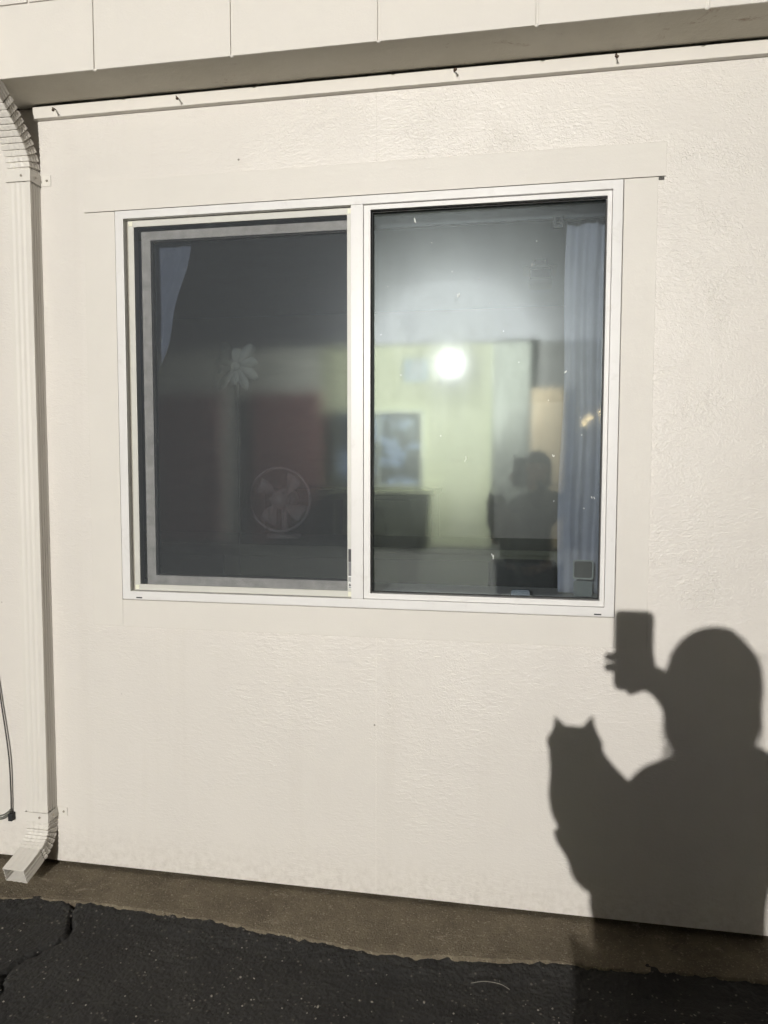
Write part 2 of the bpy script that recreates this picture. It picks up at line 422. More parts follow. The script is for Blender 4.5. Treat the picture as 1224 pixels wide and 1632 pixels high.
# overhanging block wall
up = boxo('upper_wall', (-3.2, 3.2, -.1745, .30, 2.449, 5.0), M_BLOCK, bld)
bw, bh, jt = .4085, .2032, .0055
me_block = None
for r in range(12):
    for k in range(-8, 9):
        x0 = .0205 - 1e-4 + k * bw - (bw / 2 if r % 2 else 0); z0 = 2.4470 + r * bh
        if x0 < -3.2 or x0 + bw > 3.2: continue
        if me_block is None:
            bm = bmesh.new(); box(bm, jt / 2, bw - jt / 2, -.1800, -.1740, 0 if r == 0 else jt / 2, bh - jt / 2)
            o = obj('block', bm, M_BLOCK, up, bevel=.0022); me_block = o.data
        else:
            o = bpy.data.objects.new('block', me_block); link(o, up)
        o.location = (x0, random.uniform(-.0007, .0007), z0 + (0 if r == 0 else .001))
bm = bmesh.new()
for k in range(-8, 9):       # paint drips at the foot of the joints
    x = .0205 + k * bw
    if -3.1 < x < 3.1:
        g = bmesh.ops.create_icosphere(bm, subdivisions=2, radius=.006)
        bmesh.ops.transform(bm, matrix=Matrix.Translation((x + random.uniform(-.002, .002), -.177, 2.4475)) @ Matrix.Diagonal((1.0, .55, .7, 1)), verts=g['verts'])
tag(obj('paint_drips', bm, M_BLOCK, bld, smooth=True), kind='stuff')
bm = bmesh.new(); n1 = 220
rr = []
for k in range(n1 + 1):
    x = -3.2 + 6.4 * k / n1
    rr.append([bm.verts.new((x, y, 2.4465 + .0010 * noise.noise((x * 9, y * 9, 4)) + (.001 if j in (0, 4) else 0))) for j, y in enumerate((-.1785, -.135, -.09, -.045, .0))])
for a, b in zip(rr, rr[1:]):
    for k in range(4): bm.faces.new((a[k], b[k], b[k + 1], a[k + 1]))
obj('soffit', bm, M_SOFFIT, bld)

# ---- window
bm = bmesh.new()
YF, YB = -.0095, .085
ring_frame(bm, WX0, WX1, WZ0, WZ1, (.027, .027, .026, .024), YF, YB)
win = obj('window', bm, M_VINYL, bld, bevel=.0012)
win['label'] = 'white vinyl sliding window with insect screen on its left half'
boxo('mullion', (-.5030, -.4660, YF + .0012, YB, WZ0 + .0262, WZ1 - .0242), M_VINYL, win, bevel=.0012)
bm = bmesh.new(); ring_frame(bm, -.4660, WX1 - .0275, WZ0 + .0265, WZ1 - .0245, (.020, .0125, .0165, .0135), .0005, .030)
obj('glazing_bead', bm, M_VINYL, win, bevel=.0012)
bm = bmesh.new(); ring_frame(bm, -.4460, WX1 - .0400, WZ0 + .043, WZ1 - .038, (.003, .003, .003, .003), .020, .031)
obj('gasket', bm, M_GASKET, win)
boxo('pane', (-.4455, WX1 - .0405, .0320, .0370, WZ0 + .0435, WZ1 - .0385), M_GLASS_R, win)
# insect screen standing in the left track
SX0, SX1, SZ0, SZ1 = -1.2165, -.5032, .9325, 2.0865
bm = bmesh.new(); ring_frame(bm, SX0, SX1, SZ0, SZ1, (.0190, .0150, .0190, .0190), .0080, .0150)
obj('screen_frame', bm, M_SCRFR, win, bevel=.0010)
boxo('insect_screen', (SX0 + .0185, SX1 - .0148, .0122, .0126, SZ0 + .0185, SZ1 - .0185), M_SCREEN, win)
for cx_, cz_ in ((SX0 + .0005, SZ1 - .0188), (SX0 + .0005, SZ0 + .0004), (SX1 - .0150, SZ1 - .0188), (SX1 - .0150, SZ0 + .0004)):
    boxo('corner_piece', (cx_ + .002, cx_ + .0150, .0068, .0085, cz_ + .002, cz_ + .0165), plain('corner_plastic', (.78, .77, .62), .4, .02, 9, 0) if 'corner_plastic' not in bpy.data.materials else bpy.data.materials['corner_plastic'], win, bevel=.0006)
# sliding sash behind it
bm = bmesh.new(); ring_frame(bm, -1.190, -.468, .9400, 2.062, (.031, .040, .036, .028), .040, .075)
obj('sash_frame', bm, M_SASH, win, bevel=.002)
bm = bmesh.new(); ring_frame(bm, -1.1592, -.508, .9758, 2.0342, (.004, .004, .004, .004), .048, .062)
obj('gasket', bm, M_GASKET, win)
boxo('pane', (-1.1575, -.5100, .0560, .0610, .9775, 2.0325), M_GLASS_L, win)
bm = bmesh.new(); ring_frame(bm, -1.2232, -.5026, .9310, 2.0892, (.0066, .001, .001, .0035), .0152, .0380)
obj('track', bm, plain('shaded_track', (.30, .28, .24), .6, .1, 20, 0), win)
# weep slots, warning label
for x in (-1.203, .205):
    boxo('weep_slot', (x, x + .020, YF - .0006, YF + .001, WZ0 + .004, WZ0 + .0078), M_GASKET, win)
LB = boxo('label_sticker', (SX1 - .0118, SX1 - .0022, .0066, .0075, .9600, 1.0800), plain('label_white', (.74, .74, .73), .4, .02, 9, 0), win)
M_INK = plain('label_ink', (.03, .03, .035), .5, .1, 9, 0); M_INKG = plain('label_grey_ink', (.16, .16, .17), .5, .2, 300, 0)
bm = bmesh.new(); box(bm, SX1 - .0116, SX1 - .0024, .0059, .0064, 1.040, 1.0795); obj('label_print', bm, M_INK, win)
bm = bmesh.new(); box(bm, SX1 - .0116, SX1 - .0024, .0059, .0064, .998, 1.0392); obj('label_print', bm, M_INKG, win)
bm = bmesh.new()
for k in range(3): box(bm, SX1 - .0108 + k * .0026, SX1 - .0096 + k * .0026, .0059, .0064, .980, .994)
box(bm, SX1 - .0104, SX1 - .0034, .0059, .0064, .9622, .9645)
v = [bm.verts.new(p) for p in ((SX1 - .0110, .0061, .967), (SX1 - .0030, .0061, .967), (SX1 - .0070, .0061, .976))]; bm.faces.new(v)
obj('label_print', bm, M_INK, win)
bm = bmesh.new()        # scratches in the paint along the sill joint
for x0, x1, z in ((-.84, -.775, .9015), (-.33, -.20, .9012)):
    for k in range(7):
        a = x0 + (x1 - x0) * random.random(); box(bm, a, a + random.uniform(.003, .012), -.0052, -.0047, z - .0022 * random.random() - .0007, z)
tag(obj('paint_scuff', bm, M_RUST, bld), kind='stuff')
# paint flecks on the fixed pane
bm = bmesh.new()
FL = [(.02, 1.905, 2), (-.015, 1.63, 1), (-.19, 1.825, 3), (-.10, 1.80, 1), (.115, 1.60, 2), (.085, 1.36, 2), (-.165, 1.352, 3), (.20, 1.24, 2), (-.36, 1.60, 1), (-.40, 1.86, 1), (-.085, 1.065, 4), (.175, 1.21, 1), (-.32, 2.045, 4),
      (-.27, 1.98, 1), (.03, 1.97, 1), (-.06, 1.72, 1), (.07, 1.52, 1), (.16, 1.47, 1), (-.24, 1.42, 1), (-.21, 1.895, 1), (-.13, 1.87, 1), (.09, 1.23, 1), (-.42, 1.72, 1), (.165, 1.42, 1)]
for x, z, s in FL:
    for k in range(1 if s < 2 else 2):
        a = random.uniform(-.6, .6) + math.pi / 2; l = .0016 * s; w = .0009
        m = Matrix.Translation((x + random.uniform(-.004, .004) * (s > 1), .0312, z + random.uniform(-.004, .004) * (s > 1))) @ Matrix.Rotation(a, 4, 'Y')
        vs = box(bm, -l, l, -.0004, .0003, -w, w); bmesh.ops.transform(bm, matrix=m, verts=vs)
tag(obj('paint_flecks', bm, plain('fleck_white', (.75, .76, .74), .5, .02, 9, 0), win), kind='stuff')

# ---- the room behind the glass
RY0, RY1 = TH + .002, 3.4
n_ = NT('room_wall_paint'); M_ROOM = n_.fin(n_.mixc(n_.noise(2, 4), (.30, .28, .25), (.35, .32, .28)), .7, n_.bump(n_.noise(60, 3), .0006), .3)
M_CEIL = plain('room_ceiling_paint', (.80, .82, .90), .8, .03, 3, .0006)
M_FLOOR = plain('room_floor', (.075, .075, .060), .5, .2, 5, .0004)
boxo('interior_floor', (-3.2, 3.2, RY0, RY1, -.02, .02), M_FLOOR, bld)
boxo('interior_ceiling', (-3.2, 3.2, RY0 + .2, RY1, 2.46, 2.50), M_CEIL, bld)
boxo('interior_wall', (-3.2, 3.2, RY1, RY1 + .1, .02, 2.46), M_ROOM, bld)
boxo('interior_wall', (-3.2, -3.1, RY0 + .03, RY1 - .001, .021, 2.459), M_ROOM, bld)
boxo('interior_wall', (3.1, 3.2, RY0 + .03, RY1 - .001, .021, 2.459), M_ROOM, bld)
boxo('ceiling_edge', (-3.2, 3.2, RY0, RY0 + .199, 2.452, 2.49), M_CEIL, bld)

def curtain(name, top, bot, z0, z1, y, folds, amp, mat, label, bow=0.):
    bm = bmesh.new(); nx, nz = 90, 40; rows = []
    for j in range(nz + 1):
        t = j / nz; z = z1 + (z0 - z1) * t
        s = t * t * (3 - 2 * t)
        xa = top[0] + (bot[0] - top[0]) * t; xb = top[1] + (bot[1] - top[1]) * t + bow * math.sin(math.pi * min(1, t * 1.1)) + bow * .3 * math.sin(t * 19)
        row = []
        for i in range(nx + 1):
            u = i / nx
            x = xa + (xb - xa) * u + .004 * math.sin(z * 9 + u * 5)
            yy = y + amp * (math.sin(u * folds * 6.283 + .5 * math.sin(z * 2)) * (.6 + .4 * noise.noise((u * 3, z * .8, 2))) + .25 * math.sin(u * folds * 15 + z))
            row.append(bm.verts.new((x, yy, z)))
        rows.append(row)
    for a, b in zip(rows, rows[1:]):
        for k in range(nx): bm.faces.new((a[k], a[k + 1], b[k + 1], b[k]))
    o = obj(name, bm, mat, smooth=True); sm = o.modifiers.new('thickness', 'SOLIDIFY'); sm.thickness = .0012
    return tag(o, label, 'curtain')
M_CURT = plain('blue_grey_cloth', (.37, .38, .44), .9, .06, 20, .0004)
M_CURTL = plain('pale_blue_cloth', (.40, .42, .54), .9, .06, 20, .0004)
curtain('curtain', (.122, .40), (.108, .40), .940, 2.062, .17, 3.4, .018, M_CURT, 'long blue grey curtain hanging behind the right pane')
curtain('curtain', (-1.36, -1.040), (-1.46, -1.345), 1.22, 2.052, .097, 3.0, .005, M_CURTL, 'pale curtain pulled aside diagonally behind the screened left pane', .022)
hr = boxo('frame_shade_strip', (-1.45, .45, .112, .135, 2.056, 2.095), plain('shade_strip', (.02, .021, .025), .5, .1, 9, 0))  # dark strip added to stand for the window frame's shadow
tag(hr, 'dark strip standing for frame shade along the top inside the window', 'shade strip')
bm = bmesh.new(); ring_frame(bm, .078, .105, 2.022, 2.0555, (.006, .006, .010, .004), .088, .096); box(bm, .074, .109, .087, .097, 2.0556, 2.066); box(bm, .086, .097, .089, .095, 2.0345, 2.0375)
tag(obj('curtain_bracket', bm, M_GASKET), 'small black square bracket below the dark top strip by the curtain', 'bracket')

M_OLIVE = plain('olive_laminate', (.042, .046, .014), .6, .1, 6, .0003)
sb = empty('sideboard', (-.7, .9, .02)); tag(sb, 'long dark olive sideboard standing inside below the window', 'sideboard')
boxo('carcass', (-2.6, .42, .72, 1.15, .08, .985), M_OLIVE, sb, bevel=.003)
boxo('top', (-2.62, .44, .70, 1.17, .9855, 1.008), M_OLIVE, sb, bevel=.004)
for x0, x1 in ((-2.58, -1.205), (-1.195, .40)):
    d_ = boxo('front_panel', (x0, x1, .705, .7195, .12, .96), M_OLIVE, sb, bevel=.003)
    boxo('handle', (x0 + .04, x0 + .055, .690, .7045, .55, .70), M_DARKMETAL, d_)
for x in (-2.5, .30):
    for y in (.76, 1.08): boxo('leg', (x, x + .05, y, y + .05, .02, .0795), M_DARKMETAL, sb)
# desk fan on the sideboard
FC = Vector((-1.043, .98, 1.178)); fan = empty('desk_fan', (FC.x, FC.y, 1.008))
tag(fan, 'small round pale desk fan standing on the sideboard behind the screen', 'fan')
M_FAN = plain('fan_plastic', (.24, .21, .205), .4, .03, 9, 0)
def tor(bm, c, r, t, n=48):
    tube(bm, [Vector(c) + Vector((math.cos(2 * math.pi * k / n) * r, 0, math.sin(2 * math.pi * k / n) * r)) for k in range(n + 1)], t, 8, cap=False)
bm = bmesh.new(); tor(bm, FC + Vector((0, -.03, 0)), .138, .0062); obj('guard_rim', bm, M_FAN, fan, True)
bm = bmesh.new()
for k in range(28):
    a = k * 2 * math.pi / 28; d = Vector((math.cos(a), 0, math.sin(a)))
    tube(bm, [FC + Vector((0, -.045, 0)) + d * .028, FC + Vector((0, -.03, 0)) + d * .138], .0007, 5)
obj('guard_wires', bm, M_FAN, fan)
bm = bmesh.new(); disc(bm, FC + Vector((0, -.055, 0)), (0, 1, 0), .033, .075, 28); obj('hub', bm, M_FAN, fan, True)
for k in range(4):
    bm = bmesh.new(); a0 = math.radians(45 + 90 * k); vs = []
    for i in range(9):
        t = i / 8; r = .03 + .095 * t
        for sgn in (-1, 1):
            wd = .30 + .35 * math.sin(t * 2.4)
            a = a0 + sgn * wd * .55 + .25 * t
            vs.append(bm.verts.new((FC.x + r * math.cos(a), FC.y - .01 + sgn * .010, FC.z + r * math.sin(a))))
    for i in range(8): bm.faces.new((vs[2 * i], vs[2 * i + 1], vs[2 * i + 3], vs[2 * i + 2]))
    o = obj('blade', bm, M_FAN, fan, True); o.modifiers.new('t', 'SOLIDIFY').thickness = .002
bm = bmesh.new(); disc(bm, FC + Vector((0, .021, 0)), (0, 1, 0), .045, .09, 24); obj('motor_housing', bm, M_FAN, fan, True)
bm = bmesh.new(); tube(bm, [(FC.x, FC.y + .05, FC.z - .03), (FC.x, FC.y + .04, 1.02)], .014, 12); disc(bm, (FC.x, FC.y + .03, 1.0085), (0, 0, 1), .075, .014, 28); obj('stand', bm, M_FAN, fan, True)
# pinwheel ornament
PC = Vector((-1.100, .60, 1.712)); pw = empty('pinwheel_ornament', (PC.x, PC.y, .021)); tag(pw, 'pale flower shaped pinwheel on a tall thin stem behind the screen', 'ornament')
M_PET = plain('pinwheel_petal', (.36, .37, .355), .5, .05, 9, 0)
for k in range(10):
    a = k * 2 * math.pi / 10 + .2; r1 = .088 + .022 * math.sin(k * 2.4)
    bm = bmesh.new(); pts = []
    for t, w in ((.18, .006), (.45, .017), (.75, .020), (.95, .013), (1, .004)):
        for s_ in (-1, 1):
            pts.append(bm.verts.new((PC.x + math.cos(a) * r1 * t - math.sin(a) * w * s_, PC.y - .012 * s_ * t, PC.z + math.sin(a) * r1 * t * 1.05 + math.cos(a) * w * s_)))
    for i in range(4): bm.faces.new((pts[2 * i], pts[2 * i + 1], pts[2 * i + 3], pts[2 * i + 2]))
    o = obj('petal', bm, M_PET, pw, True); o.modifiers.new('t', 'SOLIDIFY').thickness = .0015
bm = bmesh.new(); tube(bm, [PC + Vector((0, .015, 0)), (PC.x + .005, PC.y + .015, .026)], .003, 8); disc(bm, (PC.x, PC.y + .015, .0215), (0, 0, 1), .08, .012, 24); obj('stem', bm, M_DARKMETAL, pw)
bm = bmesh.new(); disc(bm, PC + Vector((0, -.01, 0)), (0, 1, 0), .017, .02, 16); obj('centre', bm, M_PET, pw, True)
oc = empty('olive_cabinet', (-1.1, 2.85, .02)); tag(oc, 'olive green cabinet against the back wall of the room', 'cabinet')
M_OLV2 = plain('olive_paint', (.075, .080, .030), .6, .1, 6, .0003)
boxo('carcass', (-1.70, -.575, 2.62, 3.10, .021, 1.13), M_OLV2, oc, bevel=.004); boxo('top', (-1.72, -.555, 2.60, 3.11, 1.131, 1.165), M_OLV2, oc, bevel=.004)
for x in (-1.66, -1.10): boxo('cabinet_door', (x, x + .50, 2.600, 2.619, .10, 1.10), M_OLV2, oc, bevel=.003)
# black chair pushed against the sideboard
ch = empty('office_chair', (0, .45, .02)); tag(ch, 'black high backed chair seen low behind the right pane', 'chair')
M_BLK = plain('black_mesh_fabric', (.010, .011, .011), .75, .1, 60, .0004)
bm = bmesh.new(); box(bm, -.110, .118, .36, .41, .56, 1.013); obj('backrest', bm, M_BLK, ch, True, bevel=.024, segs=4)
bm = bmesh.new(); box(bm, -.21, .22, .28, .67, .45, .52); obj('seat', bm, M_BLK, ch, True, bevel=.03, segs=3)
bm = bmesh.new(); tube(bm, [(0, .48, .45), (0, .48, .10)], .025, 12); obj('column', bm, M_DARKMETAL, ch, True)
bm = bmesh.new(); tube(bm, spline([(0, .50, .44), (0, .39, .46), (0, .40, .60)], 5), .018, 8); obj('back_support', bm, M_DARKMETAL, ch, True)
for k in range(5):
    a = k * 2 * math.pi / 5 + .3; e = Vector((math.cos(a) * .27, .48 + math.sin(a) * .19, .075))
    bm = bmesh.new(); tube(bm, [(0, .48, .11), e], [.02, .013], 8); bmesh.ops.create_uvsphere(bm, u_segments=10, v_segments=8, radius=.027, matrix=Matrix.Translation((e.x, e.y, .047)))
    obj('leg', bm, M_DARKMETAL, ch, True)
# ceiling vent
cv = empty('ceiling_vent', (.08, 2.15, 2.46)); tag(cv, 'white square vent box fixed to the room ceiling', 'vent')
M_VENT = plain('vent_white', (.78, .78, .78), .4, .03, 9, 0)
boxo('plate', (-.012, .170, 2.06, 2.26, 2.405, 2.415), M_VENT, cv, bevel=.002)
boxo('stem', (.05, .11, 2.12, 2.2, 2.4155, 2.4595), M_DARKMETAL, cv)
boxo('housing', (.026, .140, 2.09, 2.22, 2.352, 2.4045), M_GASKET, cv, bevel=.004)
boxo('cover', (.022, .144, 2.085, 2.225, 2.318, 2.3515), M_VENT, cv, bevel=.004)
# square decals on the glass, box on the sill
M_DEC = plain('decal_dark', (.016, .017, .011), .5, .05, 9, 0); M_RIM = plain('decal_rim', (.30, .32, .30), .5, .05, 9, 0); M_DEC2 = plain('decal_faded', (.13, .155, .15), .5, .05, 9, 0)
def rsq(bm, x0, x1, z0, z1, y, r=.006):
    vs = []
    for cx_, cz_, a0 in ((x1 - r, z1 - r, 0), (x0 + r, z1 - r, 90), (x0 + r, z0 + r, 180), (x1 - r, z0 + r, 270)):
        for k in range(5):
            a = math.radians(a0 + 22.5 * k); vs.append((cx_ + r * math.cos(a), cz_ + r * math.sin(a)))
    f = [bm.verts.new((x, y, z)) for x, z in vs]; b = [bm.verts.new((x, y + .0006, z)) for x, z in vs]
    bm.faces.new(f); bm.faces.new(b[::-1])
    for k in range(len(vs)): bm.faces.new((f[k], b[k], b[(k + 1) % len(vs)], f[(k + 1) % len(vs)]))
bm = bmesh.new(); rsq(bm, .1475, .2055, 1.003, 1.0595, .0385); d1 = obj('sticker', bm, M_RIM, win)
bm = bmesh.new(); rsq(bm, .1515, .2015, 1.0075, 1.0555, .0376); obj('sticker', bm, M_DEC, win)
bm = bmesh.new(); rsq(bm, .1500, .2030, .953, .9985, .0385); obj('sticker', bm, M_DEC2, win)
sbx = empty('card_packet', (0, .08, .935)); tag(sbx, 'small grey packet lying on the inner sill under the black chair', 'packet')
boxo('inner_sill', (-1.30, .30, .0855, .30, .905, .932), M_VINYL, bld)
boxo('body', (-.030, .026, .088, .118, .9325, .953), plain('packet_grey', (.36, .40, .44), .5, .05, 9, 0), sbx, bevel=.001)
boxo('flap', (-.026, .024, .090, .112, .9533, .9565), bpy.data.materials['packet_grey'], sbx, bevel=.0005)

# ------------------------------------------------------------------ downspout
ds = empty('downspout', (-1.575, -.045, 0)); tag(ds, 'cream ribbed metal downspout strapped to the wall at the left', 'downspout')
def rect_prof(w, d, corr=True):
    """closed profile in (u across, v out from the wall), with drawn-in flutes"""
    pts = []
    def side(ax, ay, bx, by, n, nx, ny, depth):
        for k in range(n):
            t = k / n; off = 0
            if corr and .14 < t < .86: off = depth * (.5 - .5 * math.cos((t - .14) / .72 * 2 * math.pi * 3))
            pts.append((ax + (bx - ax) * t - nx * off, ay + (by - ay) * t - ny * off))
    a, b = w / 2, d / 2
    side(-a, b, a, b, 24, 0, 1, .0016); side(a, b, a, -b, 24, 1, 0, .0026)
    side(a, -b, -a, -b, 24, 0, -1, .0016); side(-a, -b, -a, b, 24, -1, 0, .0026)
    return pts
def sweep(bm, path, prof, scale=None, up=Vector((1, 0, 0)), inner=None):
    rings = []
    n = len(path)
    u = None
    for i, p in enumerate(path):
        t = (path[min(i + 1, n - 1)] - path[max(i - 1, 0)]).normalized()
        u = (u if u is not None else up); u = (u - t * u.dot(t)).normalized(); v = t.cross(u).normalized()
        s = scale[i] if scale else 1
        rings.append([bm.verts.new(p + u * a * s + v * b * s) for a, b in prof])
    m = len(prof)
    for a, b in zip(rings, rings[1:]):
        for k in range(m): bm.faces.new((a[k], a[(k + 1) % m], b[(k + 1) % m], b[k]))
    return rings
PXC, PYC = -1.546, -.0265       # pipe centre
PW, PD = .076, .050
# path goes upward, so that v = t x u = z x x = +y ; profile v is symmetric
bm = bmesh.new(); sweep(bm, [Vector((PXC, PYC, z)) for z in (.150, .6, 1.2, 1.8, 2.235)], rect_prof(PW, PD))
o = obj('pipe', bm, M_SPOUT, ds, True); sm = o.modifiers.new('wall', 'SOLIDIFY'); sm.thickness = .0012; sm.offset = -1
o.modifiers.new('es', 'EDGE_SPLIT').split_angle = R(40)
def elbow(path_pts, n, pleats, name, plain_tail=.3, flare=1.03):
    path = spline(path_pts, n); L = len(path); sc = []
    fine = []; 
    # resample finely
    cum = [0]
    for a, b in zip(path, path[1:]): cum.append(cum[-1] + (b - a).length)
    tot = cum[-1]; N = 150; k = 0
    for i in range(N + 1):
        s = tot * i / N
        while k < len(cum) - 2 and cum[k + 1] < s: k += 1
        f = (s - cum[k]) / max(1e-9, cum[k + 1] - cum[k]); fine.append(path[k].lerp(path[k + 1], f))
        t = i / N; q = (t * (pleats / (1 - plain_tail))) % 1
        if t < 1 - plain_tail: sc.append(flare + .03 - .09 * q ** 1.5 - (.10 if q > .86 else 0))
        else: sc.append(1.0)
    bm = bmesh.new(); sweep(bm, fine, rect_prof(PW, PD), sc)
    o = obj(name, bm, M_SPOUT, ds, False); sm = o.modifiers.new('wall', 'SOLIDIFY'); sm.thickness = .0014; sm.offset = -1
    return o
Vv = Vector
elbow([Vv((PXC, PYC, .178)), Vv((PXC, PYC, .150)), Vv((PXC, PYC - .008, .118)), Vv((PXC, PYC - .034, .088)), Vv((PXC, PYC - .075, .068)), Vv((PXC - .002, PYC - .140, .046))], 6, 9, 'elbow', .40)
elbow([Vv((PXC, PYC, 2.212)), Vv((PXC, PYC, 2.245)), Vv((PXC, PYC - .010, 2.285)), Vv((PXC, PYC - .045, 2.335)), Vv((PXC, PYC - .11, 2.395)), Vv((PXC, PYC - .19, 2.46)), Vv((PXC, PYC - .28, 2.53))], 6, 12, 'elbow', .45)
def strap(z, hgt):
    a, b = PW / 2 + .0040, PD / 2 + .0045
    bm = bmesh.new()
    pts = [(-a, .0), (-a, -PD - .002), (a, -PD - .002), (a, 0), (a + .040, 0)]
    off = PYC + PD / 2
    pth = [(-a - .0, -.0012)] + [(-a, PYC - b), (a, PYC - b), (a, -.0016), (a + .034, -.0016)]
    prev = None
    for x, y in pth:
        cur = [bm.verts.new((PXC + x, y, z)), bm.verts.new((PXC + x, y, z + hgt))]
        if prev: bm.faces.new((prev[0], cur[0], cur[1], prev[1]))
        prev = cur
    o = obj('strap', bm, M_SPOUT, ds); sm = o.modifiers.new('t', 'SOLIDIFY'); sm.thickness = .0016; sm.offset = 0
    bv = o.modifiers.new('b', 'BEVEL'); bv.width = .0006; bv.segments = 1
    for sx, sy, ax in ((PXC + a + .021, -.0026, (0, -1, 0)), (PXC + a + .001, PYC - .005, (1, 0, 0)), (PXC + .012, PYC - b - .001, (0, -1, 0))):
        bm = bmesh.new(); disc(bm, (sx, sy, z + hgt * .5), ax, .0036, .0022, 10); disc(bm, Vv((sx, sy, z + hgt * .5)) + Vv(ax) * .0022, ax, .0014, .0006, 6)
        obj('screw', bm, plain('screw_zinc', (.42, .38, .32), .45, .1, 50, 0, metal=.5) if 'screw_zinc' not in bpy.data.materials else bpy.data.materials['screw_zinc'], o, True)
strap(2.205, .034); strap(.168, .030)

# hanging cable
cb = empty('cable', (-1.68, -.01, .14)); tag(cb, 'thin dark cable looped against the wall left of the downspout', 'cable')
bm = bmesh.new(); tube(bm, spline([(-1.735, -.010, .95), (-1.722, -.011, .75), (-1.702, -.010, .575), (-1.675, -.012, .372), (-1.672, -.010, .24), (-1.673, -.010, .155)], 8), .0024, 8); obj('strand', bm, M_DARKMETAL, cb, True)
for dy, dz in ((-.010, 0), (-.017, .006), (-.013, .013)):
    bm = bmesh.new(); tube(bm, spline([(-1.673, dy, .165 + dz), (-1.690, dy, .150 + dz), (-1.720, dy, .138 + dz), (-1.78, dy, .140 + dz), (-1.85, dy, .16 + dz)], 8), .0026, 8); obj('strand', bm, plain('grey_cable', (.16, .16, .14), .5, .1, 30, 0) if 'grey_cable' not in bpy.data.materials else bpy.data.materials['grey_cable'], cb, True)
bm = bmesh.new(); box(bm, -1.679, -1.664, -.020, -.0005, .140, .166); obj('cable_clip', bm, M_GASKET, cb, bevel=.002)

# ------------------------------------------------------------------ building across the yard (seen mirrored in the glass)
OY = -10.0
M_BIN = plain('green_bin', (.14, .15, .085), .6, .08, 4, .001)
opp = empty('facing_building', (-2, OY - 2, GZ)); tag(opp, 'pale green building with red doors across the yard, mirrored in the glass', 'building')
n_ = NT('green_block_wall')
cc = n_.mixc(n_.noise(1.2, 4), (.50, .53, .37), (.56, .59, .42)); M_GREEN = n_.fin(cc, .8, n_.bump(n_.noise(30, 4), .002), .3)
M_GREY = plain('grey_upper_wall', (.175, .180, .200), .8, .05, 2, .002)
boxo('wall', (-3.3405, -.50, OY - 4, OY, GZ - .1, 3.25), M_GREEN, opp)
boxo('wall', (-11, -3.3415, OY - 4, OY - .004, GZ - .1, 3.25), plain('lightened_wall', (.74, .75, .68), .8, .05, 2, .002), opp)  # far wall coloured paler to stand for more lamp light
boxo('wall', (.10, 9, OY - 4, OY - .02, GZ - .1, 3.25), plain('dark_right_wall', (.07, .07, .07), .8, .1, 3, .002), opp)  # wall right of the pilaster in a darker grey
boxo('pilaster', (-.499, .099, OY - 4, OY + .03, GZ - .1, 3.2505), plain('pilaster_falloff_grey', (.105, .115, .10), .8, .06, 3, .002), opp)  # grey darkened so the pilaster reads as lamp light falling off
boxo('upper_wall', (-11, 9, OY - 4, OY - .03, 3.2515, 6.2), M_GREY, opp)
bm = bmesh.new()
for z in [k * .203 + GZ for k in range(1, 16)]: box(bm, -3.33, -.50, OY - .002, OY + .0012, z, z + .008)
obj('mortar_joints', bm, M_GREEN, opp)['kind'] = 'stuff'
M_RED = plain('red_door_paint', (.32, .165, .160), .45, .08, 4, .0004); M_BEIGE = plain('beige_door_paint', (.33, .265, .175), .5, .06, 4, .0004)
for x0, x1, m, lb in ((-6.33, -5.12, M_RED, 'red door'), (-4.555, -3.345, M_RED, 'red door'), (.12, .62, M_BEIGE, 'beige door'), (-8.4, -7.2, M_RED, 'red door')):
    d_ = boxo('door', (x0, x1, OY - .01, OY + .035, GZ, 2.52), m, opp, bevel=.004); d_['label'] = lb
    bm = bmesh.new(); tube(bm, [(x1 - .09, OY + .035, 1.0), (x1 - .09, OY + .085, 1.0), (x1 - .20, OY + .085, 1.0)], .011, 8); obj('handle', bm, M_DARKMETAL, d_)
bm = bmesh.new(); ring_frame(bm, -3.10, -1.60, .93, 2.20, (.06, .06, .06, .06), OY + .001, OY + .06)
M_OWF = plain('window_grey_green', (.22, .24, .20), .5, .05, 9, 0)
ow = obj('window', bm, M_OWF, opp)
n_ = NT('blue_emissive_pane')  # facing window panes with a blotchy blue emission pattern
pat = n_.ramp(n_.noise(1.6, 3, .6, 1.0, vec=n_.mapping((1, 1, 1.2), (2, 0, 4))), .50, .56)
n_.l(n_.mixc(pat, (.01, .012, .01), (.42, .55, .80)), n_.b.inputs['Emission Color']); n_.b.inputs['Emission Strength'].default_value = 1.7
M_BLUE_PANE = n_.fin((.05, .06, .06), .4)
for x0, x1 in ((-3.04, -2.37), (-2.33, -1.66)): boxo('pane', (x0, x1, OY + .002, OY + .02, .99, 2.14), M_BLUE_PANE, ow)
boxo('mullion', (-2.3695, -2.3305, OY + .002, OY + .055, .9905, 2.1395), M_OWF, ow)
pq = boxo('plaque', (-1.92, -1.53, OY + .0005, OY + .02, 2.66, 3.02), plain('plaque_blue_grey', (.40, .48, .52), .4, .03, 9, 0), opp)
cu = bpy.data.curves.new('letter', 'FONT'); cu.body = 'B'; cu.size = .40; cu.extrude = .004; cu.align_x = 'CENTER'; cu.align_y = 'CENTER'
to = bpy.data.objects.new('letter_tmp', cu); COL.objects.link(to)
bpy.context.view_layer.update()
me = bpy.data.meshes.new_from_object(to.evaluated_get(bpy.context.evaluated_depsgraph_get())); bpy.data.objects.remove(to)
lt = bpy.data.objects.new('letter', me); link(lt); me.materials.append(plain('plaque_white', (.8, .8, .8), .4, .02, 9, 0))
# the building faces +y, so its lettering reads from that side
lt.parent = pq; lt.rotation_euler = (R(90), 0, R(180)); lt.location = (-1.725, OY + .026, 2.84)

